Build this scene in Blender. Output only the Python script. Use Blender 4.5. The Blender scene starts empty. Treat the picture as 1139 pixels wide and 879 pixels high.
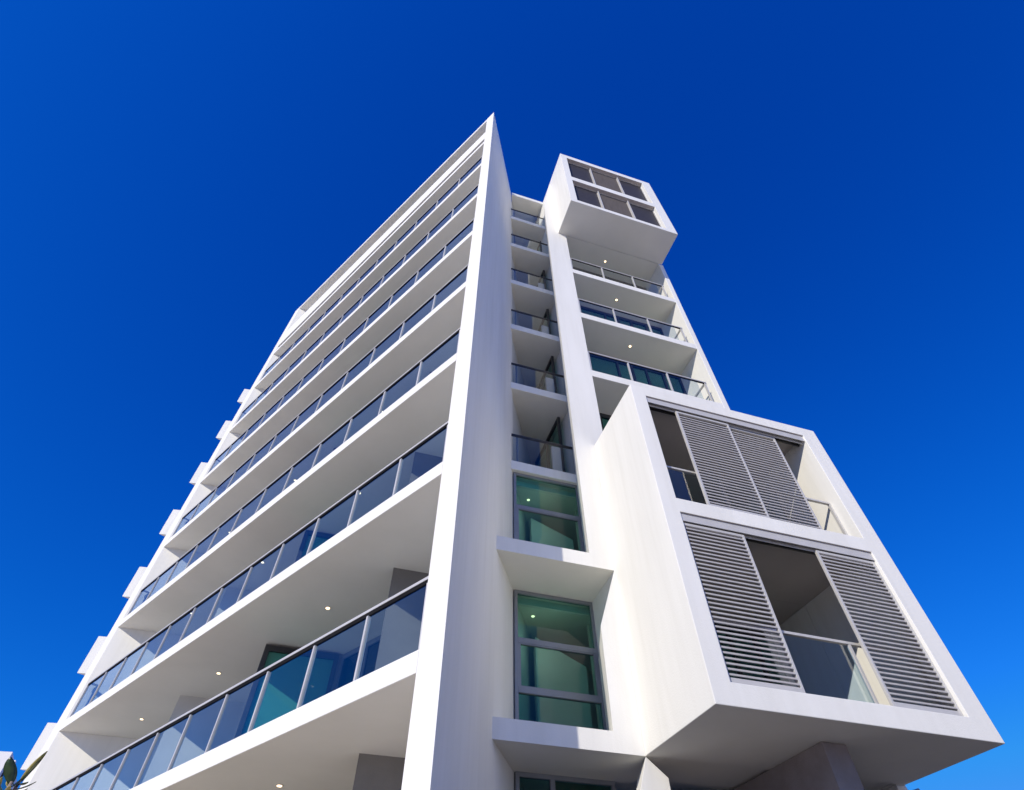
import bpy, bmesh, math, random
from mathutils import Vector, Matrix
random.seed(7)
R_ = math.radians
scene = bpy.context.scene
COL = scene.collection

# ------------------------------------------------------------------ plan geometry (metres)
def dirv(az):
    a = R_(az); return Vector((math.sin(a), math.cos(a), 0))
AZ_A, AZ_R, AZ_B = -47.7, 72.3, 12.3
dA, dR, dB = dirv(AZ_A), dirv(AZ_R), dirv(AZ_B)
nA, nD = dirv(AZ_A + 90), dirv(AZ_R - 90)          # inward from facade A, inward from facade R
C0 = Vector((-0.8077, 6.3488, 0))                   # sharp prow corner
O1 = C0 + 2.38 * dB                                 # start of the right-hand front plane
def FA(u, d, z): return C0 + u * dA + d * nA + Vector((0, 0, z))
def FR(u, b, z): return O1 + u * dR + b * nD + Vector((0, 0, z))
def FW(x, y, z): return Vector((x, y, z))
ZL = [4.5, 7.64, 10.75, 13.87, 17.01, 20.12, 23.372, 26.30]
def ZS(n): return ZL[n - 1] if n <= 8 else 29.4             # underside of slab n (A side)

# ------------------------------------------------------------------ materials
MATS = {}
def new_mat(name):
    m = bpy.data.materials.new(name); m.use_nodes = True; MATS[name] = m
    nt = m.node_tree
    return m, nt, nt.nodes['Principled BSDF']
def surf(name, c1, c2=None, rough=.7, scale=1.5, bump=.0, bscale=60, metallic=0, spec=.3, streak=False):
    m, nt, p = new_mat(name); N, L = nt.nodes, nt.links
    p.inputs['Roughness'].default_value = rough; p.inputs['Metallic'].default_value = metallic
    p.inputs['Specular IOR Level'].default_value = spec
    c2 = c2 or c1
    tc = N.new('ShaderNodeNewGeometry')
    mp = N.new('ShaderNodeMapping'); L.new(tc.outputs['Position'], mp.inputs['Vector'])
    if streak: mp.inputs['Scale'].default_value = (1, 1, .18)
    n1 = N.new('ShaderNodeTexNoise'); n1.inputs['Scale'].default_value = scale; n1.inputs['Detail'].default_value = 6
    n1.inputs['Roughness'].default_value = .6
    L.new(mp.outputs[0], n1.inputs['Vector'])
    cr = N.new('ShaderNodeValToRGB'); cr.color_ramp.elements[0].position = .35; cr.color_ramp.elements[1].position = .7
    cr.color_ramp.elements[0].color = (*c1, 1); cr.color_ramp.elements[1].color = (*c2, 1)
    L.new(n1.outputs['Fac'], cr.inputs['Fac'])
    last = cr.outputs['Color']
    if streak:                                   # fine rain streaks and faint patching
        m2 = N.new('ShaderNodeMapping'); L.new(tc.outputs['Position'], m2.inputs['Vector']); m2.inputs['Scale'].default_value = (7, 7, .35)
        n3 = N.new('ShaderNodeTexNoise'); n3.inputs['Scale'].default_value = 1.0; n3.inputs['Detail'].default_value = 5; L.new(m2.outputs[0], n3.inputs['Vector'])
        c3 = N.new('ShaderNodeValToRGB'); c3.color_ramp.elements[0].position = .30; c3.color_ramp.elements[1].position = .56
        c3.color_ramp.elements[0].color = (.962, .96, .953, 1); c3.color_ramp.elements[1].color = (1, 1, 1, 1); L.new(n3.outputs['Fac'], c3.inputs['Fac'])
        mm = N.new('ShaderNodeMix'); mm.data_type = 'RGBA'; mm.blend_type = 'MULTIPLY'; mm.inputs['Factor'].default_value = 1
        L.new(last, mm.inputs[6]); L.new(c3.outputs['Color'], mm.inputs[7]); last = mm.outputs[2]
    L.new(last, p.inputs['Base Color'])
    if bump:
        n2 = N.new('ShaderNodeTexNoise'); n2.inputs['Scale'].default_value = bscale; n2.inputs['Detail'].default_value = 4
        L.new(tc.outputs['Position'], n2.inputs['Vector'])
        b = N.new('ShaderNodeBump'); b.inputs['Strength'].default_value = bump; b.inputs['Distance'].default_value = .01
        L.new(n2.outputs['Fac'], b.inputs['Height']); L.new(b.outputs[0], p.inputs['Normal'])
    return m
WHITE = surf('white_render', (.785, .78, .745), (.855, .85, .82), .75, 1.1, .25, 45, streak=True)
SOFFIT = surf('soffit_paint', (.78, .76, .69), (.85, .83, .76), .85, .5, .08, 40)
GREYR = surf('grey_render', (.19, .18, .17), (.24, .23, .215), .85, .9, .2, 40)
BROWN = surf('brown_render', (.26, .22, .205), (.32, .275, .26), .85, 3.0, .5, 55)
ALU = surf('silver_aluminium', (.56, .55, .54), (.62, .61, .60), .45, 3, 0, metallic=.15, spec=.5)
FRAME = surf('grey_window_frame', (.22, .235, .26), (.26, .275, .30), .4, 3, 0, metallic=.2, spec=.5)
DARKF = surf('dark_window_frame', (.03, .03, .033), (.045, .045, .048), .4, 3, 0, spec=.5)
SLAT = surf('grey_louvre_slat', (.42, .405, .40), (.48, .465, .46), .5, 6, 0, spec=.4)
SCREEN = surf('charcoal_screen', (.04, .037, .042), (.052, .048, .054), .6, 8, 0, spec=.3)
BLIND = surf('taupe_roller_blind', (.105, .09, .08), (.13, .112, .10), .8, 10, 0, streak=True)
ROOM = surf('room_paint', (.62, .61, .58), (.68, .67, .64), .9, 1.2, 0)
FLOORM = surf('balcony_tile', (.44, .41, .38), (.52, .49, .45), .6, 4, 0)
DTILE = surf('dark_balcony_tile', (.10, .09, .085), (.14, .13, .12), .6, 4, 0)
ASPH = surf('dark_asphalt', (.045, .043, .042), (.065, .062, .06), .9, 3, .5, 60)
GROUND = surf('pale_paving', (.61, .53, .415), (.71, .62, .49), .9, .6, .3, 30)
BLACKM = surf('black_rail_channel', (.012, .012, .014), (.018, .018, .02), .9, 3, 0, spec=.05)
SHADED = surf('shaded_ceiling', (.50, .455, .42), (.56, .51, .475), .85, .7, .08, 40)  # soffit colour darkened to stand for the louvres' shade inside the boxes
SPIKE = surf('steel_spike', (.25, .25, .25), (.3, .3, .3), .3, 3, 0, metallic=.8)
BARK = surf('plant_bark', (.22, .17, .15), (.34, .28, .25), .9, 12, .5, 60)
CORR = surf('corrugated_roof', (.30, .31, .32), (.38, .39, .40), .6, 3, 0)
NEIGHW = surf('neighbour_render', (.72, .70, .72), (.80, .78, .79), .8, .5, .1, 30)

def glass(name, tint, rough=.0, ior=1.5, refl=1.0):
    m, nt, p = new_mat(name); N, L = nt.nodes, nt.links
    N.remove(p); out = N['Material Output']
    t = N.new('ShaderNodeBsdfTransparent'); t.inputs['Color'].default_value = (*tint, 1)
    g = N.new('ShaderNodeBsdfGlossy'); g.inputs['Roughness'].default_value = rough
    g.inputs['Color'].default_value = (refl, refl, refl, 1)
    f = N.new('ShaderNodeFresnel'); f.inputs['IOR'].default_value = ior
    mx = N.new('ShaderNodeMixShader')
    ge = N.new('ShaderNodeNewGeometry'); sb = N.new('ShaderNodeMath'); sb.operation = 'SUBTRACT'; sb.use_clamp = True   # reflect on the outer faces only
    L.new(f.outputs[0], sb.inputs[0]); L.new(ge.outputs['Backfacing'], sb.inputs[1])
    L.new(sb.outputs[0], mx.inputs['Fac']); L.new(t.outputs[0], mx.inputs[1]); L.new(g.outputs[0], mx.inputs[2])
    L.new(mx.outputs[0], out.inputs['Surface'])
    return m
BLUEG = glass('blue_balustrade_glass', (.76, .86, .93), ior=1.85)
GREYG = glass('smoky_balustrade_glass', (.86, .90, .92), ior=1.6)
GREENG = glass('green_window_glass', (.55, .81, .77), ior=1.45)
DARKG = glass('dark_window_glass', (.30, .36, .42), ior=1.6)

def lamp_mat():
    m, nt, p = new_mat('downlight_glow')
    p.inputs['Base Color'].default_value = (1, .9, .75, 1)
    p.inputs['Emission Color'].default_value = (1, .74, .44, 1)
    p.inputs['Emission Strength'].default_value = 2.6
    return m
LAMP = lamp_mat()
def leaf_mat(name, c1, c2, c3):
    m, nt, p = new_mat(name); N, L = nt.nodes, nt.links
    n = N.new('ShaderNodeTexNoise'); n.inputs['Scale'].default_value = 14; n.inputs['Detail'].default_value = 3
    g = N.new('ShaderNodeNewGeometry'); L.new(g.outputs['Position'], n.inputs['Vector'])
    cr = N.new('ShaderNodeValToRGB'); e = cr.color_ramp.elements
    e[0].position = .38; e[0].color = (*c1, 1); e[1].position = .66; e[1].color = (*c3, 1)
    k = e.new(.52); k.color = (*c2, 1)
    L.new(n.outputs['Fac'], cr.inputs['Fac']); L.new(cr.outputs[0], p.inputs['Base Color'])
    p.inputs['Roughness'].default_value = .35
    return m
LEAFD = leaf_mat('dark_leaf', (.012, .03, .010), (.02, .05, .015), (.05, .08, .02))
LEAFY = leaf_mat('yellow_edged_leaf', (.16, .15, .03), (.42, .34, .08), (.6, .5, .2))

# ------------------------------------------------------------------ mesh helpers
class MB:
    def __init__(s): s.v = []; s.f = []
    def poly(s, pts):
        b = len(s.v); s.v += [Vector(p) for p in pts]; s.f.append(list(range(b, b + len(pts)))); return s
    def loft(s, bot, top):                       # two matching rings of points -> closed solid
        n = len(bot); b = len(s.v); s.v += [Vector(p) for p in bot] + [Vector(p) for p in top]
        s.f.append([b + i for i in range(n)][::-1]); s.f.append([b + n + i for i in range(n)])
        for i in range(n):
            j = (i + 1) % n; s.f.append([b + i, b + j, b + n + j, b + n + i])
        return s
    def box(s, F, u0, u1, d0, d1, z0, z1):
        return s.loft([F(u0, d0, z0), F(u1, d0, z0), F(u1, d1, z0), F(u0, d1, z0)],
                      [F(u0, d0, z1), F(u1, d0, z1), F(u1, d1, z1), F(u0, d1, z1)])
    def plan(s, pts, z0, z1):                    # pts: world xy Vectors
        return s.loft([Vector((p.x, p.y, z0)) for p in pts], [Vector((p.x, p.y, z1)) for p in pts])
    def tube(s, a, b, r0, r1=None, n=10):
        a, b = Vector(a), Vector(b); r1 = r0 if r1 is None else r1
        d = (b - a).normalized(); x = d.orthogonal().normalized(); y = d.cross(x)
        return s.loft([a + r0 * (math.cos(t) * x + math.sin(t) * y) for t in [2 * math.pi * i / n for i in range(n)]],
                      [b + r1 * (math.cos(t) * x + math.sin(t) * y) for t in [2 * math.pi * i / n for i in range(n)]])
def wpos(o):
    p = Vector((0, 0, 0))
    while o is not None: p += o.location; o = o.parent
    return p
def make(name, mb, mat, parent=None, bevel=0, smooth=False, mat_fn=None, mats=None):
    me = bpy.data.meshes.new(name)
    xs = [v.x for v in mb.v]; ys = [v.y for v in mb.v]; zs = [v.z for v in mb.v]
    c = Vector(((min(xs) + max(xs)) / 2, (min(ys) + max(ys)) / 2, min(zs)))
    me.from_pydata([v - c for v in mb.v], [], mb.f); me.update()
    bm = bmesh.new(); bm.from_mesh(me); bmesh.ops.recalc_face_normals(bm, faces=bm.faces)
    bm.to_mesh(me); bm.free()
    for m in (mats or [mat]): me.materials.append(m)
    if mats and mat_fn:
        for p in me.polygons: p.material_index = mat_fn(p)
    if smooth:
        for p in me.polygons: p.use_smooth = True
    o = bpy.data.objects.new(name, me); COL.objects.link(o)
    o.parent = parent; o.location = c - (wpos(parent) if parent else Vector((0, 0, 0)))
    if bevel:
        b = o.modifiers.new('bevel', 'BEVEL'); b.width = bevel; b.segments = 2; b.limit_method = 'ANGLE'
    return o
def empty(name, loc, label, cat, group=None):
    o = bpy.data.objects.new(name, None); COL.objects.link(o); o.location = loc
    o['label'] = label; o['category'] = cat
    if group: o['group'] = group
    return o
def lab(o, label): o['label'] = label; return o
def soffit_mats(mb_normal_down=True):
    return dict(mats=[WHITE, SOFFIT], mat_fn=lambda p: 1 if p.normal.z < -.9 else 0)

# ------------------------------------------------------------------ setting
g = MB(); S = 600
nseg = 6
for i in range(nseg):
    for j in range(nseg):
        x0 = -S + 2 * S * i / nseg; x1 = x0 + 2 * S / nseg; y0 = -S + 2 * S * j / nseg; y1 = y0 + 2 * S / nseg
        g.poly([(x0, y0, 0), (x1, y0, 0), (x1, y1, 0), (x0, y1, 0)])
go = make('ground', g, GROUND); go['kind'] = 'structure'

def strip(name, az, x0, x1, y0, y1, m, z=.004):
    a = dirv(az); b = dirv(az - 90); mb = MB()
    mb.poly([p + Vector((0, 0, z)) for p in (a * x0 + b * y0, a * x1 + b * y0, a * x1 + b * y1, a * x0 + b * y1)])
    o = make(name, mb, m); o['kind'] = 'structure'; return o
strip('unseen_dark_paving', AZ_R, 1.0, 16, -9, 14, ASPH)  # unseen dark patch added to cut ground bounce under the lower box

# ------------------------------------------------------------------ the apartment building
B = empty('apartment_building', C0, 'white apartment tower with a sharp prow, stacked glass balconies and jutting boxes', 'building')

def rise(z_base, k, u): return z_base + k * u      # slight fall of the roof edges towards the prow

# --- prow wall (fin front on A, long side on B)
w = 3.86
prow = [C0, C0 + .455 * dA, C0 + .455 * dA + w * dB, C0 + w * dB]
mb = MB(); mb.loft([p.copy() for p in prow],
    [prow[0] + Vector((0, 0, 30.25)), prow[1] + Vector((0, 0, 30.28)), prow[2] + Vector((0, 0, 29.75)), prow[3] + Vector((0, 0, 29.72))])
make('prow_wall', mb, WHITE, B, .012)

mb = MB(); q0 = C0 + .04 * dA + 3.87 * dB
mb.plan([q0, q0 + .3 * dA, q0 + .3 * dA + 3.5 * dB, q0 + 3.5 * dB], 0, 29.3)
make('spine_wall', mb, ROOM, B)
# --- end wall of facade A
mb = MB(); e0 = C0 + 16.62 * dA; e1 = C0 + 17.45 * dA
mb.loft([e0, e1, e1 + 5 * dR, e0 + 5 * dR],
        [e0 + Vector((0, 0, 31.45)), C0 + 17.2 * dA + Vector((0, 0, 31.5)), C0 + 17.2 * dA + 5 * dR + Vector((0, 0, 31.5)), e0 + 5 * dR + Vector((0, 0, 31.45))])
make('end_wall', mb, WHITE, B, .012)

# --- floor slabs
def plate(n):
    a0, a1 = .46, 16.615
    bA = .004
    pts = [FA(a0, bA, 0), FA(a1, bA, 0), FA(a1, bA, 0) + 6.5 * dR, FR(7.0, 7, 0), FR(6.96, 1.3, 0)]
    pts += [FR(6.96, .004, 0), FR(2.65, .004, 0)]
    pts += [FR(2.60, 1.12, 0), FR(.64, 1.1, 0), C0 + .46 * dA + 3.6 * dB]
    return pts
for n in range(1, 9):
    z = ZS(n)
    pts = plate(n)
    if n == 1: # no box interior sticking out: plate stops at R1
        pass
    mb = MB(); mb.plan(pts, z, z + .285)
    make('floor_slab', mb, None, B, .01, mats=[WHITE, SOFFIT, FLOORM], mat_fn=lambda p: 1 if p.normal.z < -.9 else (2 if p.normal.z > .9 else 0))

# --- roof slab (its edge over facade A climbs gently to the left)
rb = [FA(.458, .006, 29.98), FA(16.61, .006, 31.16), FA(16.61, 4.6, 31.16), FA(3.1, 4.6, 29.98 + 1.18 * 2.65 / 16.15)]
rb[3] = FA(3.1, 4.6, 29.98 + (31.16 - 29.98) * (3.1 - .458) / (16.61 - .458))
mb = MB(); mb.loft(rb, [p + Vector((0, 0, .28)) for p in rb])
make('roof_slab', mb, WHITE, B)
pts_b = [FA(3.12, 4.62, 0), FA(16.6, 4.62, 0), FA(16.6, .006, 0) + 6.5 * dR, FR(6.9, 7, 0), FR(2.62, 1.1, 0), FR(.70, 1.1, 0)]
mb = MB(); mb.plan(pts_b, 29.38, 29.66)
make('roof_slab', mb, None, B, .008, **soffit_mats())

# --- top floor parapet on facade A with a dark glass strip in the gap below it
mb = MB()
mb.loft([FA(.456, .0, 26.98), FA(16.62, .0, 27.05), FA(16.62, .16, 27.05), FA(.456, .16, 26.98)],
        [FA(.456, .0, 28.0), FA(16.62, .0, 28.55), FA(16.62, .16, 28.55), FA(.456, .16, 28.0)])
make('roof_terrace_parapet', mb, WHITE, B, .008)
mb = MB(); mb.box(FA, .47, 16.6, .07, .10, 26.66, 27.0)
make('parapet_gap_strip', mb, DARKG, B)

# --- saw-tooth back wall of the balconies on facade A
teeth = [3.1, 7.6, 11.7]
def back_line():
    pts = [(1.25, 2.9)]
    for k, t in enumerate(teeth):
        # B-direction return from depth 2.9 forward to the tooth corner, then along R back in
        pts.append((t + .5 * (2.9 - 1.2) / .866 + .0, 2.9))
    return pts
BD = 2.7
def along_R(t, s): return (t - .5 * s, 1.2 + .866 * s)
Z0S = [0.0] + [ZS(n) + .285 for n in range(1, 9)]
Z1S = [ZS(n) for n in range(1, 9)] + [30.0]
for fl in range(0, 9):
    z0, z1 = Z0S[fl], Z1S[fl]
    sR = (BD - 1.2) / .866
    for k, t in enumerate(teeth):
        # thick fin of wall: corner (t,1.2), along R back to BD, and along B back to BD
        cR = (t - .5 * sR, BD); cB = (t + .5 * sR, BD)
        mb = MB(); mb.plan([FA(t, 1.2, 0), FA(cB[0], cB[1], 0), FA(cR[0], cR[1], 0)], z0, z1)
        o = make('party_wall', mb, GREYR if k == 0 else (ROOM if k == 2 else GREYR), B)
        if k == 0: o['label'] = 'grey balcony party wall nearest the prow'
        if k == 1:
            # framed glass door lying on the R face of this fin
            def FD(s, o_, z, t=t): return C0 + t * dA + 1.2 * nA + s * dR - o_ * nD + Vector((0, 0, z))
            zt = min(z1 - .02, z0 + 2.8)
            mb = MB()
            for a, b_, c, d in [(.02, .12, z0 + .02, zt), (1.55, 1.65, z0 + .02, zt), (.12, 1.55, z0 + .02, z0 + .12), (.12, 1.55, zt - .12, zt)]:
                mb.box(FD, a, b_, .004, .08, c, d)
            fr = make('balcony_door', mb, DARKF, B)
            mb = MB(); mb.box(FD, .12, 1.55, .02, .035, z0 + .12, zt - .12)
            make('pane', mb, GREENG, fr)
            mb = MB(); mb.box(FD, .12, 1.55, .006, .012, z0 + .12, zt - .12)
            make('curtain', mb, ROOM, fr)
    # back glazing between the fins: frame + panes, dark room behind
    spans = [(2.05, teeth[0] - .5 * sR), (teeth[0] + .5 * sR, teeth[1] - .5 * sR), (teeth[1] + .5 * sR, teeth[2] - .5 * sR), (teeth[2] + .5 * sR, 15.0)]
    if fl <= 8:
        for (a, b_) in spans:
            if b_ - a < .6 or fl == 8: 
                mb = MB(); mb.box(FA, a, b_, BD, BD + .12, z0, z1); make('back_wall', mb, WHITE if fl == 8 else GREYR, B); continue  # top floor: white wall replaces the glazing to bounce sun onto the roof soffit
            nn = max(2, round((b_ - a) / 1.1))
            mb = MB()
            mb.box(FA, a, b_, BD, BD + .08, z1 - .12, z1 - .01); mb.box(FA, a, b_, BD, BD + .08, z0 + .01, z0 + .08)
            for i in range(nn + 1):
                x = a + (b_ - a) * i / nn; mb.box(FA, x - .03, x + .03, BD + .002, BD + .078, z0 + .08, z1 - .12)
            gz = make('balcony_glazing', mb, FRAME, B)
            mb = MB(); mb.box(FA, a, b_, BD + .03, BD + .045, z0 + .08, z1 - .12)
            make('pane', mb, DARKG, gz)
    # the solid core behind
    mb = MB(); mb.plan([FA(3.05, 4.2, 0), FA(15.0, 4.2, 0), FA(15.0, 4.35, 0), FA(3.15, 4.35, 0)], z0, z1)
    make('room_wall', mb, ROOM, B)

# --- balustrades on facade A
PIT = 1.325
FULLSPLIT = 5
def balustrade_A(n):
    z = ZS(n) + .285
    u0, u1 = .47, 16.45
    d = .06
    mb = MB(); mb.box(FA, u0, u1, d - .028, d + .028, z + .985, z + 1.03)
    mb.box(FA, u1 - .05, u1, d + .028, d + 1.0, z + .985, z + 1.03)
    hr = make('balustrade', mb, ALU, B, .004)
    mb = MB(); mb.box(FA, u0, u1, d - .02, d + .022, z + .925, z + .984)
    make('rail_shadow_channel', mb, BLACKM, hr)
    us = [u0]; x = .47
    while x < u1 - .3: us.append(x); x += PIT
    us = [.47 + PIT * i for i in range(13)]
    posts = us[:-1] + [u1 - .04]
    for u in posts:
        mb = MB(); mb.box(FA, max(u0, u - .02), max(u0, u - .02) + .04, d - .03, d + .03, z - .02, z + .924)
        make('post', mb, ALU, hr)
    edges = us[:-1] + [u1 - .06]
    if n <= FULLSPLIT:
        for i in range(len(edges) - 1):
            mb = MB(); mb.box(FA, edges[i] + .025, edges[i + 1] - .015, d - .005, d + .005, z + .02, z + .924)
            make('glass_panel', mb, BLUEG, hr)
    else:
        mb = MB()
        for i in range(len(edges) - 1): mb.box(FA, edges[i] + .025, edges[i + 1] - .015, d - .005, d + .005, z + .02, z + .924)
        make('glass_panel', mb, BLUEG, hr)
    mb = MB(); mb.box(FA, u1 - .05, u1 - .012, d + .9, d + .94, z, z + .984); make('post', mb, DARKF, hr)
for n in range(1, 8): balustrade_A(n)

# --- downlights
def downlight(F, u, d, z, big=.042, parent=B):
    c = F(u, d, z)
    mb = MB(); mb.tube(c + Vector((0, 0, -.012)), c + Vector((0, 0, .004)), big + .02, n=20)
    ring = make('downlight', mb, ALU, parent)
    mb = MB(); mb.tube(c + Vector((0, 0, -.022)), c + Vector((0, 0, -.013)), big, n=20)
    make('bulb', mb, LAMP, ring)
for n in range(1, 9):
    for u in (5.26, 9.76, 13.96): downlight(FA, u, 1.22, ZS(n))
for n in range(5, 8): downlight(FR, 4.71, .58, ZS(n) )
downlight(FR, 1.45, 2.14, ZS(2), .036); downlight(FR, 1.41, 2.08, ZS(3), .036)
downlight(FR, 3.29, -1.03, 7.60)

# --- right-hand front wall W1 : fin + ledges, polygon in (u,z), splayed back to the window plane
def slab_uz(front, back, b0, b1): 
    return MB().loft([FR(u, b0, z) for u, z in front], [FR(u, b1, z) for u, z in back])
ZL2, ZL1 = 7.60, 4.47
# upper fin  (above ledge 2)
UB = 2.42
front = [(1.89, 7.90), (2.69, 7.90), (2.69, 23.4), (2.40, 23.4), (2.36, 29.4), (1.86, 26.3)]
back = [(UB, 7.90), (2.75, 7.90), (2.75, 23.4), (2.74, 23.4), (2.70, 29.4), (UB, 26.3)]
make('fin_wall', slab_uz(front, back, 0, 1.25), WHITE, B)
# ledge 2 and the wall between the two ledges
front = [(0.0, 7.60), (2.37, 7.60), (1.93, 6.43), (1.905, 4.76), (2.69, 4.76), (2.69, 7.9), (0.0, 7.9)]
back = [(.72, 7.60), (UB, 7.60), (UB, 6.43), (UB, 4.76), (2.75, 4.76), (2.75, 7.9), (.72, 7.9)]
make('ledge_wall', slab_uz(front, back, 0, 1.25), None, B, 0, **soffit_mats())
front = [(0.0, 4.47), (2.385, 4.47), (1.93, 3.30), (1.905, 0), (2.72, 0), (2.70, 4.22), (2.69, 4.75), (0.0, 4.75)]
front = [(0.0, 4.47), (2.38, 4.47), (1.93, 3.30), (1.905, 0), (2.74, 0), (2.71, 4.22), (2.385, 4.468), (2.69, 4.471), (2.69, 4.75), (0.0, 4.75)]
front = [(0.0, 4.47), (2.38, 4.47), (2.69, 4.47), (2.69, 4.76), (0.0, 4.76)]
back = [(.72, 4.47), (UB, 4.47), (2.75, 4.47), (2.75, 4.76), (.72, 4.76)]
make('ledge_wall', slab_uz(front, back, 0, 1.25), None, B, 0, **soffit_mats())
front = [(1.905, 0), (2.74, 0), (2.71, 4.22), (2.385, 4.466), (1.93, 3.30)]
back = [(UB, 0), (2.9, 0), (2.9, 4.22), (2.80, 4.466), (UB, 4.3)]
make('corner_column', slab_uz(front, back, 0.003, .42), WHITE, B, .008)

# --- windows in the recess (window plane b=1.25)
def window_R(z0, z1, mull, blind=False, vert=None, u0=.735, u1=2.43, b=1.2):
    mb = MB(); t = .065
    mb.box(FR, u0, u1, b, b + .09, z1 - t, z1); mb.box(FR, u0, u1, b, b + .09, z0, z0 + t)
    mb.box(FR, u0, u0 + t, b, b + .09, z0 + t, z1 - t); mb.box(FR, u1 - t, u1, b, b + .09, z0 + t, z1 - t)
    for m in mull: mb.box(FR, u0 + t, u1 - t, b - .004, b + .086, m - .05, m + .05)
    if vert: mb.box(FR, vert - .04, vert + .04, b + .003, b + .083, z0 + t, z1 - t)
    w_ = make('window', mb, FRAME, B, .004)
    # sash framing the middle light
    if len(mull) == 2:
        mb = MB(); a, c = mull[1] + .05, mull[0] - .05
        mb.box(FR, u0 + t, u0 + t + .05, b + .005, b + .06, a, c); mb.box(FR, u1 - t - .05, u1 - t, b + .005, b + .06, a, c)
        mb.box(FR, u0 + t + .05, u1 - t - .05, b + .005, b + .06, a, a + .02); mb.box(FR, u0 + t + .05, u1 - t - .05, b + .005, b + .06, c - .02, c)
        make('sash', mb, FRAME, w_)
    if len(mull) == 1:
        mb = MB(); a, c = z0 + t, mull[0] - .05
        mb.box(FR, u0 + t, u0 + t + .05, b + .005, b + .06, a, c); mb.box(FR, u1 - t - .05, u1 - t, b + .005, b + .06, a, c)
        mb.box(FR, u0 + t + .05, u1 - t - .05, b + .005, b + .06, a, a + .02); mb.box(FR, u0 + t + .05, u1 - t - .05, b + .005, b + .06, c - .02, c)
        make('sash', mb, FRAME, w_)
    mb = MB(); mb.box(FR, u0 + t, u1 - t, b + .045, b + .052, z0 + t, z1 - t)
    make('pane', mb, GREENG, w_)
    return w_
window_R(4.76, 7.60, (6.58, 5.70))
window_R(7.905, ZS(3), (9.72,))
lw = window_R(0.05, 4.47, (), vert=1.35)
mb = MB(); mb.box(FR, 1.40, 2.36, 1.26, 1.275, .1, 4.4); make('roller_blind', mb, BLIND, lw)
# rooms behind them
for (z0, z1) in ((4.785, ZS(2)), (7.90, ZS(3))):
    mb = MB(); mb.box(FR, 1.2, 4.6, 4.2, 4.3, z0, z1)
    make('room_wall', mb, ROOM, B)
    mb = MB(); mb.loft([FR(1.56, 2.35, z0), FR(2.60, 2.2, z0), FR(2.60, 2.32, z0), FR(1.56, 2.47, z0)],
                       [FR(1.56, 2.35, z1 - .35), FR(2.60, 2.2, z1 - .9), FR(2.60, 2.32, z1 - .9), FR(1.56, 2.47, z1 - .35)])
    make('room_partition', mb, ROOM, B)
    mb = MB(); mb.box(FR, .85, 2.45, 1.42, 1.50, z1 - .20, z1 - .06)
    make('blind_pelmet', mb, ROOM, B)
    ld = bpy.data.lights.new('room_lamp', 'POINT'); ld.energy = 3.2; ld.color = (1, .9, .75); ld.shadow_soft_size = .05
    lo = bpy.data.objects.new('room_lamp', ld); COL.objects.link(lo); lo.parent = B; lo.location = FR(1.6, 1.75, z1 - .75) - C0
# spikes on the lower ledge in front of the window
mb = MB()
for i in range(120):
    u = .78 + 1.68 * i / 119 + random.uniform(-.008, .008); b = 1.05 + random.uniform(-.02, .02)
    c = FR(u, b, 4.756); tip = c + Vector((random.uniform(-.05, .05), random.uniform(-.05, .05), random.uniform(.26, .44)))
    mb.tube(c, tip, .0035, .001, 4)
sp = make('bird_spikes', mb, SPIKE, B)

# --- small stacked balconies in the recess
for n in range(3, 9):
    zt = ZS(n) + .285
    z1 = ZS(n + 1) if n < 8 else 29.4
    mb = MB(); mb.box(FR, .66, 2.50, 1.12, 1.16, zt + .93, zt + .975)
    mb.box(FR, .66, 2.50, 1.13, 1.15, zt + .90, zt + .928)
    hr = make('balustrade', mb, DARKF, B)
    mb = MB(); mb.box(FR, .70, 2.46, 1.135, 1.143, zt + .03, zt + .90); make('glass_panel', mb, GREYG, hr)
    for u in (.82, 2.40):
        mb = MB(); mb.box(FR, u - .02, u + .02, 1.15, 1.18, zt, zt + .93); make('post', mb, FRAME, hr)
    # side door + back wall
    mb = MB()
    for a, c in ((1.75, 1.83), (2.75, 2.83), (3.75, 3.83)): mb.box(FR, 2.30, 2.38, a, c, zt, z1)
    mb.box(FR, 2.30, 2.38, 1.83, 3.75, z1 - .1, z1 - .005)
    dr = make('balcony_door', mb, DARKF, B)
    mb = MB(); mb.box(FR, 2.335, 2.345, 1.83, 3.75, zt, z1 - .1); make('pane', mb, GREENG, dr)
    mb = MB(); mb.box(FR, 2.50, 2.58, 1.3, 4.4, zt, z1 - .01); make('room_wall', mb, ROOM, B)
    mb = MB(); mb.box(FR, 1.2, 2.45, 4.4, 4.5, zt, z1); make('back_wall', mb, GREYR, B)
    mb = MB(); mb.box(FR, 2.02, 2.28, 1.72, 1.80, zt, z1 - 1.35); make('privacy_screen', mb, ROOM, B)

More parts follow.
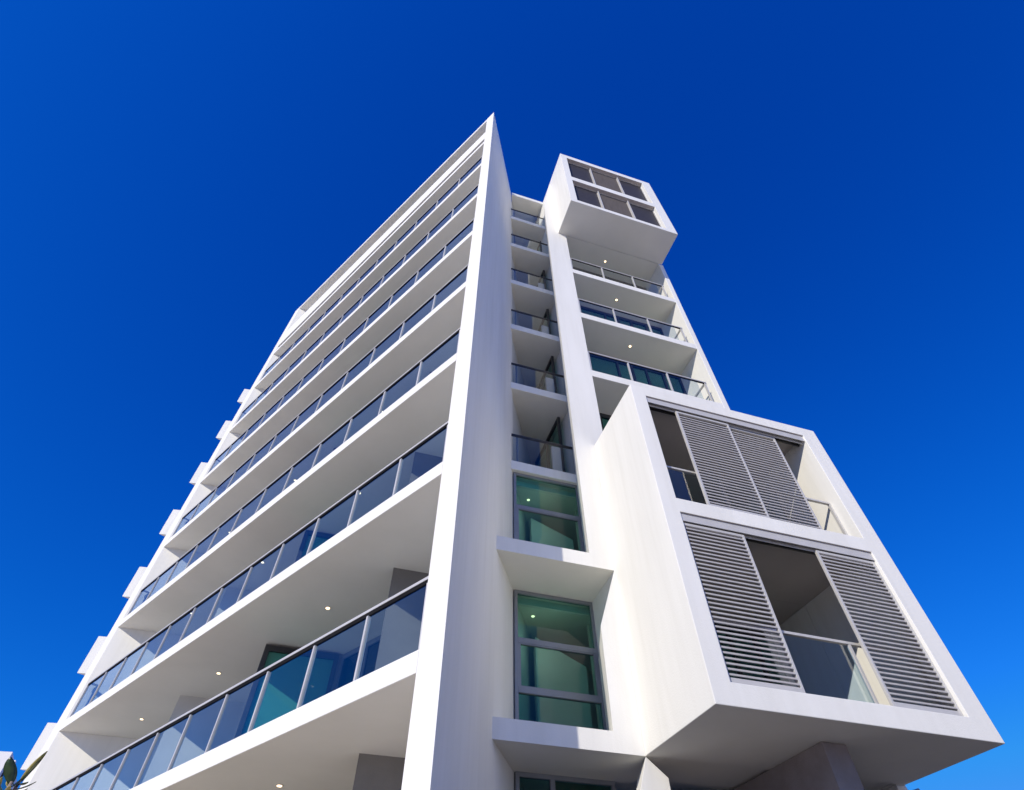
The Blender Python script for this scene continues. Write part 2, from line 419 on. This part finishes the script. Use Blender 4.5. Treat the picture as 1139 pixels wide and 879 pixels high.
# --- right tower: outer pier, glazing, balustrades
mb = MB(); mb.box(FR, 6.955, 7.16, 0, 7, 0, 4.466); make('side_wall', mb, WHITE, B, .01)
mb = MB(); mb.box(FR, 6.955, 7.16, 0, 7, 4.47, 23.36); make('side_wall', mb, WHITE, B, .01)
for n in range(1, 8):
    z0, z1 = ZS(n) + .285, ZS(n + 1)
    a, b_ = 2.72, 6.95; bb = 1.22
    if n in (1, 2): b_ = 6.95
    mb = MB()
    mb.box(FR, a, b_, bb, bb + .09, z1 - .14, z1 - .005); mb.box(FR, a, b_, bb, bb + .09, z0 + .005, z0 + .08)
    for u in (a + .03, 3.45, 4.5, 5.05, 5.6, 6.25, b_ - .03): mb.box(FR, u - .035, u + .035, bb + .003, bb + .087, z0 + .08, z1 - .14)
    gz = make('balcony_glazing', mb, DARKF, B)
    mb = MB(); mb.box(FR, a, b_, bb + .035, bb + .045, z0 + .08, z1 - .14); make('pane', mb, GREENG, gz)
    mb = MB(); mb.box(FR, a, b_, 2.1, 2.2, z0, z1); make('room_wall', mb, ROOM, B)
for n in (4, 5, 6):
    z = ZS(n) + .285; d = .05
    mb = MB(); mb.box(FR, 2.70, 6.72, d - .028, d + .028, z + .93, z + .975)
    mb.box(FR, 6.66, 6.72, d + .028, d + .9, z + .93, z + .975)
    hr = make('balustrade', mb, ALU, B, .004)
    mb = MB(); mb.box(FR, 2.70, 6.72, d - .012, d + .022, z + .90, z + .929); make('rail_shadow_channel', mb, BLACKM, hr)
    ps = [2.72, 4.02, 5.33, 6.66]
    for u in ps:
        mb = MB(); mb.box(FR, u - .02, u + .02, d - .03, d + .03, z - .02, z + .90); make('post', mb, ALU, hr)
    for i in range(3):
        mb = MB(); mb.box(FR, ps[i] + .03, ps[i + 1] - .03 - (.25 if i == 2 else 0), d - .005, d + .005, z + .02, z + .90); make('glass_panel', mb, GREYG, hr)

# --- frames made of a flat ring with openings, built as separate bars butted end to end
def ring_front(F, u0, u1, z0, z1, holes_z, hu0, hu1, b0, b1, mb):
    mb.box(F, u0, hu0, b0, b1, z0, z1); mb.box(F, hu1, u1, b0, b1, z0, z1)
    zs = [z0] + [v for h in holes_z for v in h] + [z1]
    for i in range(0, len(zs), 2): mb.box(F, hu0, hu1, b0, b1, zs[i], zs[i + 1])
def shell(name, u0, u1, z0, z1, b_front, b_back, hu0, hu1, holes, top_th, label):
    # side walls, bottom, top as one solid-looking shell, each plate butted
    mb = MB()
    outer_f = [FR(u0, b_front, z0), FR(u1, b_front, z0), FR(u1, b_front, z1), FR(u0, b_front, z1)]
    # build the front ring as connected quads by bmesh boolean-free grid
    us = [u0, hu0, hu1, u1]; zs = sorted([z0, z1] + [v for h in holes for v in h])
    def solid(i, j):
        if i != 1: return True
        zc = (zs[j] + zs[j + 1]) / 2
        return not any(h[0] < zc < h[1] for h in holes)
    # columns run the full depth at the sides; middle bars: slabs full depth
    V = {}
    def vid(u, b, z):
        k = (round(u, 4), round(b, 4), round(z, 4))
        if k not in V: V[k] = len(mb.v); mb.v.append(FR(u, b, z))
        return V[k]
    nz = len(zs) - 1
    for i in range(3):
        for j in range(nz):
            if not solid(i, j): continue
            a, c, e, f = us[i], us[i + 1], zs[j], zs[j + 1]
            for b in (b_front, b_back):
                mb.f.append([vid(a, b, e), vid(c, b, e), vid(c, b, f), vid(a, b, f)])
            if i == 0 or not solid(i - 1, j): mb.f.append([vid(a, b_front, e), vid(a, b_back, e), vid(a, b_back, f), vid(a, b_front, f)])
            if i == 2 or not solid(i + 1, j): mb.f.append([vid(c, b_front, e), vid(c, b_back, e), vid(c, b_back, f), vid(c, b_front, f)])
            if j == 0 or not solid(i, j - 1): mb.f.append([vid(a, b_front, e), vid(c, b_front, e), vid(c, b_back, e), vid(a, b_back, e)])
            if j == nz - 1 or not solid(i, j + 1): mb.f.append([vid(a, b_front, f), vid(c, b_front, f), vid(c, b_back, f), vid(a, b_back, f)])
    o = make(name, mb, None, B, .01, mats=[WHITE, SOFFIT, DTILE, SHADED], mat_fn=lambda p: (1 if p.center.z < .1 else 3) if p.normal.z < -.9 else (2 if p.normal.z > .9 else 0)); o['label'] = label
    return o
LB = -1.99
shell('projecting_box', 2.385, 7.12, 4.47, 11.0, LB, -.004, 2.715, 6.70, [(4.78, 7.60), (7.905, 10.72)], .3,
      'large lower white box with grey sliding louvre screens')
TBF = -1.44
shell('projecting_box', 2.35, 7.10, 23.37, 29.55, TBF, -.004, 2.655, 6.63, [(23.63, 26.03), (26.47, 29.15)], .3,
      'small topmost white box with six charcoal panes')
mb = MB(); mb.box(FR, 2.352, 7.098, .0, 6.9, 23.67, 29.548); make('rooftop_room', mb, None, B, **soffit_mats())
# windows of the top box
def cell(u0, u1, z0, z1, kind):
    b = TBF + .16; mb = MB(); t = .035
    mb.box(FR, u0, u1, b, b + .06, z1 - t, z1); mb.box(FR, u0, u1, b, b + .06, z0, z0 + t)
    mb.box(FR, u0, u0 + t, b, b + .06, z0 + t, z1 - t); mb.box(FR, u1 - t, u1, b, b + .06, z0 + t, z1 - t)
    w_ = make('window', mb, ALU, B, .003)
    if kind == 'blind':
        mb = MB(); mb.box(FR, u0 + t, u1 - t, b + .025, b + .032, z0 + t + .28, z1 - t); make('roller_blind', mb, BLIND, w_); lab(w_, 'window with a taupe roller blind drawn')
        mb = MB(); mb.box(FR, u0 + t, u1 - t, b + .04, b + .05, z0 + t, z1 - t); make('pane', mb, SCREEN, w_)
    else:
        mb = MB(); mb.box(FR, u0 + t, u1 - t, b + .03, b + .04, z0 + t, z1 - t); make('pane', mb, SCREEN, w_)
for (z0, z1) in ((23.63, 26.03), (26.47, 29.15)):
    for i, (a, c) in enumerate(((2.655, 3.90), (3.90, 5.33), (5.33, 6.63))):
        cell(a, c, z0, z1, 'blind' if i == 1 else 'plain')
    mb = MB()
    mb.box(FR, 3.877, 3.923, TBF + .09, TBF + .155, z0, z1); mb.box(FR, 5.307, 5.353, TBF + .09, TBF + .155, z0, z1)
    make('mullion', mb, ALU, B, .004)

# --- louvre screens of the lower box
def louvre(u0, u1, z0, z1, b, pitch=.075):
    t = .045
    mb = MB()
    mb.box(FR, u0, u0 + t, b, b + .05, z0, z1); mb.box(FR, u1 - t, u1, b, b + .05, z0, z1)
    mb.box(FR, u0 + t, u1 - t, b, b + .05, z0, z0 + .07); mb.box(FR, u0 + t, u1 - t, b, b + .05, z1 - .05, z1)
    fr = make('louvre_screen', mb, ALU, B, .004)
    mb = MB(); n = int((z1 - z0 - .14) / pitch)
    for i in range(n):
        z = z0 + .105 + pitch * i
        # slim blade, outer edge low, inner edge high
        a, c = FR(u0 + t, b + .002, z - .012), FR(u1 - t, b + .002, z - .012)
        pts = [(0.0, -.004), (.006, -.010), (.052, .030), (.050, .046), (.002, .022)]
        ring0 = [FR(u0 + t, b + p[0], z + p[1]) for p in pts]; ring1 = [FR(u1 - t, b + p[0], z + p[1]) for p in pts]
        mb.loft(ring0, ring1)
    make('slats', mb, SLAT, fr)
    return fr
bo = LB + .055
lab(louvre(3.41, 4.70, 7.93, 10.52, bo), 'upper left louvre screen')
lab(louvre(4.66, 5.93, 7.93, 10.52, bo + .062), 'upper middle louvre screen')
lab(louvre(2.72, 3.94, 4.80, 7.42, bo), 'lower left louvre screen')
lab(louvre(5.42, 6.69, 4.80, 7.42, bo), 'lower right louvre screen')
for (z1, zb) in ((10.72, 7.905), (7.60, 4.78)):
    mb = MB(); mb.box(FR, 2.717, 6.698, LB + .04, LB + .20, z1 - .06, z1 - .003); mb.box(FR, 2.717, 6.698, LB + .03, LB + .045, z1 - .16, z1 - .003)
    mb.box(FR, 2.717, 6.698, LB + .105, LB + .117, z1 - .19, z1 - .061)
    make('sliding_track', mb, ALU, B, .003)
    mb = MB(); mb.box(FR, 2.717, 6.698, LB + .21, LB + .24, z1 - .14, z1 - .003); make('track_cover', mb, DARKF, B)
    d = -1.72; z = zb
    mb = MB(); mb.box(FR, 2.73, 6.68, d - .028, d + .028, z + 1.0, z + 1.045)
    hr = make('balustrade', mb, ALU, B, .004)
    ps = [2.76, 4.07, 5.37, 6.66]
    for u in ps:
        mb = MB(); mb.box(FR, u - .022, u + .022, d - .025, d + .025, z, z + 1.0); make('post', mb, ALU, hr)
    for i in range(2):
        mb = MB(); mb.box(FR, ps[i] + .03, ps[i + 1] - .03, d - .005, d + .005, z + .03, z + .98); make('glass_panel', mb, BLUEG, hr)

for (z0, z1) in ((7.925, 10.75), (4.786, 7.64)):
    mb = MB(); mb.box(FR, 2.72, 6.69, .002, 1.21, z1 - .036, z1 - .002); make('ceiling', mb, SHADED, B)  # thin sheet carrying the painted-in ceiling shade back to the glazing
    mb = MB(); mb.box(FR, 6.70, 6.95, .002, 1.21, z0, z1 - .04); make('side_wall', mb, WHITE, B)

# --- brown blade wall under the box, ground-floor walls
mb = MB(); mb.box(FR, 4.50, 4.92, -1.30, 2.6, 0, 4.466); lab(make('blade_wall', mb, BROWN, B, .01), 'dark brown blade wall under the lower box')
mb = MB(); mb.box(FR, 2.9, 7.0, 1.02, 1.1, 0, 4.36); make('shopfront', mb, DARKF, B)

# --- far balconies stepping out beyond the end wall
P = C0 + 21.45 * dA + .48 * nA
df = dirv(80)
for n in range(2, 9):
    z = ZS(n) + (.1 if n < 8 else .25)
    q = [P, P + 4.5 * df, P + 4.5 * df + 2.2 * nA, P + 2.2 * nA]
    mb = MB(); mb.plan(q, z, z + (1.42 if n < 8 else 1.2))
    lab(make('side_balcony', mb, None, B, .01, **soffit_mats()), 'solid white balcony on the far side')
mb = MB(); q0 = C0 + 17.46 * dA + 3.2 * dR
q = [q0, q0 + 2.0 * dA, q0 + 2.0 * dA + 9 * dR, q0 + 9 * dR]
mb.plan(q, 0, 29.0); make('rear_wing', mb, WHITE, B)

# ------------------------------------------------------------------ neighbour on the left
def H(az, dist): return dirv(az) * dist
NB = empty('neighbouring_building', H(-38.71, 45), 'distant white block with dark windows behind the leafy plant', 'building')
c = H(-38.71, 45); d1 = dirv(-100); d2 = dirv(-28)
q = [c, c + 14 * d1, c + 14 * d1 + 16 * d2, c + 16 * d2]
mb = MB(); mb.plan(q, 0, 12.65); make('wall', mb, NEIGHW, NB)
def FN(u, o, z): return c + u * d2 - o * d2.cross(Vector((0, 0, 1))) * (-1) + Vector((0, 0, z))
nrm = d2.cross(Vector((0, 0, 1)))
if nrm.dot(-c) < 0: nrm = -nrm
def FN(u, o, z): return c + u * d2 + o * nrm + Vector((0, 0, z))
for zz in (10.2, 7.0, 4.0):
    for u in (.6, 5.0, 9.4):
        mb = MB(); mb.box(FN, u, u + 3.6, .01, .08, zz, zz + 1.7); w_ = make('window', mb, DARKF, NB)
        mb = MB(); mb.box(FN, u + .1, u + 3.5, .081, .10, zz + .1, zz + 1.6); make('pane', mb, DARKG, w_)
    mb = MB(); mb.box(FN, .0, 15.9, .01, .6, zz - .5, zz - .25); make('balcony_ledge', mb, NEIGHW, NB)
mb = MB(); cc = H(-38.25, 50); mb.plan([cc, cc + .5 * d1, cc + .5 * d1 + .5 * d2, cc + .5 * d2], 12.0, 13.5); make('chimney', mb, NEIGHW, NB)

# ------------------------------------------------------------------ unseen pale block added right of the camera to bounce sun onto the prow
c4 = H(92, 21); a4 = dirv(160); b4 = dirv(70)
OB = empty('unseen_bounce_block', c4, 'unseen pale block of flats added right of the tower to bounce sunlight', 'building')
q = [c4, c4 + 30 * a4, c4 + 30 * a4 + 12 * b4, c4 + 12 * b4]
mb = MB(); mb.plan(q, 0, 21); make('wall', mb, NEIGHW, OB)
def FO(u, o, z): return c4 + u * a4 - o * b4 + Vector((0, 0, z))
for fl in range(6):
    for k in range(6):
        u = 2 + 4.8 * k; z = 1.0 + 3.3 * fl
        mb = MB(); mb.box(FO, u, u + 1.8, .003, .07, z, z + 1.6); w_ = make('window', mb, FRAME, OB)
        mb = MB(); mb.box(FO, u + .08, u + 1.72, .071, .08, z + .08, z + 1.52); make('pane', mb, DARKG, w_)
mb = MB(); mb.box(FO, -.2, 30.2, -12.2, .25, 21, 21.3); make('roof', mb, NEIGHW, OB)

# ------------------------------------------------------------------ corrugated roofed shed seen under the box on the right
HS = empty('shed', H(30, 20), 'grey shed with a corrugated roof edge, low behind the brown blade wall', 'shed')
c2 = H(29.5, 20); a1 = dirv(105)
mb = MB()
q = [c2 - 4 * a1, c2 + .75 * a1, c2 + .75 * a1 + 4 * dirv(15), c2 - 4 * a1 + 4 * dirv(15)]
mb.plan(q, 0, 5.6); make('wall', mb, GREYR, HS)
mb = MB(); N_ = 90; f0 = []; f1 = []
for i in range(N_ + 1):
    s = -4.1 + 5.0 * i / N_; zz = 5.95 + .10 * math.sin(i * 2 * math.pi / 4.5)
    p = c2 + s * a1 - .25 * dirv(15)
    f0.append(p + Vector((0, 0, zz))); f1.append(p + 4.6 * dirv(15) + Vector((0, 0, zz + .8)))
top = [[p, q_] for p, q_ in zip(f0, f1)]
base = len(mb.v)
for a, b_ in top: mb.v += [a, b_, a - Vector((0, 0, .04)), b_ - Vector((0, 0, .04))]
for i in range(N_):
    k = base + 4 * i
    mb.f += [[k, k + 4, k + 5, k + 1], [k + 2, k + 3, k + 7, k + 6], [k, k + 2, k + 6, k + 4], [k + 1, k + 5, k + 7, k + 3]]
make('roof', mb, CORR, HS)

# ------------------------------------------------------------------ large leafed plant at lower left
PB = H(-37.6, 6.6)
PL = empty('rubber_plant', PB, 'tall rubber plant with dark and yellow edged leaves at lower left', 'plant')
def leaf(mb, base, d, length, width, side, curl=.15):
    d = d.normalized(); s = side.normalized(); up = d.cross(s).normalized()
    n = 8; L_, Rr, Cc = [], [], []
    for i in range(n + 1):
        t = i / n; w_ = width * (math.sin(math.pi * min(1, t * .93 + .05)) ** .8) * .5
        if t == 1: w_ = .002
        p = base + d * (length * t) - up * (curl * length * t * t)
        Cc.append(p); L_.append(p + s * w_ + up * (.12 * w_)); Rr.append(p - s * w_ + up * (.12 * w_))
    b = len(mb.v); mb.v += Cc + L_ + Rr
    m = n + 1
    for i in range(n):
        mb.f.append([b + i, b + i + 1, b + m + i + 1, b + m + i]); mb.f.append([b + i, b + 2 * m + i, b + 2 * m + i + 1, b + i + 1])
right = dirv(-37.6 + 90); fwd = dirv(-37.6); up_ = Vector((0, 0, 1))
stem = MB()
tips = []
top0 = PB + up_ * 2.86
stem.tube(PB, PB + up_ * 1.2 + right * .02, .05, .04); stem.tube(PB + up_ * 1.19 + right * .02, top0, .04, .028)
for (r_, f_, z_, rad) in ((-.02, 0, 3.03, .02), (.03, .05, 3.05, .02), (-.10, .06, 2.93, .018), (.05, -.1, 2.85, .018)):
    e = PB + right * r_ + fwd * f_ + up_ * z_
    stem.tube(top0 - up_ * .25, e, .024, rad * .6); tips.append(e)
make('stem', stem, BARK, PL, smooth=True)
def add_leaf(base, d, l, w_, side, mat, curl=.15):
    mb = MB(); leaf(mb, base, d, l, w_, side, curl)
    o = make('leaf', mb, mat, PL, smooth=True)
    m = o.modifiers.new('s', 'SOLIDIFY'); m.thickness = .004
    return o
add_leaf(tips[0] - up_ * .02, up_ * .85 - right * .5 - fwd * .1, .20, .10, right, LEAFD, .05)
add_leaf(tips[1], up_ * .95 + right * .25, .24, .05, right + fwd * .6, LEAFY, .05)
add_leaf(tips[1] + right * .012, up_ * .95 + right * .3, .2, .03, fwd + right * .3, LEAFD, -.05)
for i in range(44):
    t = tips[i % 4] - up_ * random.uniform(-.03, .4)
    a = random.uniform(0, 2 * math.pi); el = random.uniform(-.5, .9)
    d = right * math.cos(a) * math.cos(el) + fwd * math.sin(a) * math.cos(el) + up_ * math.sin(el)
    if t.z > 3.04: t.z -= .06
    s = d.cross(up_) if abs(d.z) < .95 else right
    add_leaf(t, d, random.uniform(.08, .13), random.uniform(.022, .045), s, LEAFY if random.random() < .6 else LEAFD, random.uniform(.1, .4))

# ------------------------------------------------------------------ camera
cam = bpy.data.cameras.new('camera'); co = bpy.data.objects.new('camera', cam); COL.objects.link(co)
cam.sensor_fit = 'HORIZONTAL'; cam.sensor_width = 36; cam.lens = 612 / 1139 * 36; cam.clip_start = .05; cam.clip_end = 3000
p, r = R_(50.3), R_(-.22)
f = Vector((0, math.cos(p), math.sin(p))); u = Vector((0, -math.sin(p), math.cos(p))); x = Vector((1, 0, 0))
x2 = math.cos(r) * x + math.sin(r) * u; u2 = -math.sin(r) * x + math.cos(r) * u
m3 = Matrix((x2, u2, -f)).transposed(); m4 = m3.to_4x4(); m4.translation = Vector((0, 0, 1.6)); co.matrix_world = m4
scene.camera = co

# ------------------------------------------------------------------ light
SUN_AZ, SUN_EL = 213.0, 29.0
world = bpy.data.worlds.new('World'); scene.world = world; world.use_nodes = True
nt = world.node_tree; bg = nt.nodes['Background']
sky = nt.nodes.new('ShaderNodeTexSky'); sky.sky_type = 'NISHITA'; sky.sun_disc = False
sky.sun_elevation = R_(SUN_EL); sky.sun_rotation = R_(SUN_AZ); sky.altitude = 0
sky.air_density = 1.0; sky.dust_density = .2; sky.ozone_density = 3.0
# deep polarised blue: each channel of the sky gets its own contrast
sep = nt.nodes.new('ShaderNodeSeparateColor'); com = nt.nodes.new('ShaderNodeCombineColor')
nt.links.new(sky.outputs[0], sep.inputs[0])
for ch, (pw, k, cap) in enumerate(((3.0, .012, .5), (1.2, .33, 1.9), (.8, 1.42, 5.6))):
    a = nt.nodes.new('ShaderNodeMath'); a.operation = 'POWER'; a.inputs[1].default_value = pw
    b = nt.nodes.new('ShaderNodeMath'); b.operation = 'MULTIPLY'; b.inputs[1].default_value = k
    c_ = nt.nodes.new('ShaderNodeMath'); c_.operation = 'MINIMUM'; c_.inputs[1].default_value = cap
    nt.links.new(sep.outputs[ch], a.inputs[0]); nt.links.new(a.outputs[0], b.inputs[0]); nt.links.new(b.outputs[0], c_.inputs[0])
    nt.links.new(c_.outputs[0], com.inputs[ch])
nt.links.new(com.outputs[0], bg.inputs['Color'])
bg.inputs['Strength'].default_value = .15
sd = bpy.data.lights.new('sun', 'SUN'); sd.energy = 3.7; sd.angle = R_(.5); sd.color = (1, .915, .765)
so = bpy.data.objects.new('sun', sd); COL.objects.link(so)
to_sun = dirv(SUN_AZ) * math.cos(R_(SUN_EL)) + Vector((0, 0, math.sin(R_(SUN_EL))))
so.rotation_euler = to_sun.to_track_quat('Z', 'Y').to_euler(); so.location = (0, 0, 40)
scene.view_settings.view_transform = 'Standard'; scene.view_settings.look = 'None'
scene.view_settings.exposure = .1; scene.view_settings.gamma = 1
scene.cycles.max_bounces = 10; scene.cycles.transparent_max_bounces = 24; scene.cycles.diffuse_bounces = 6
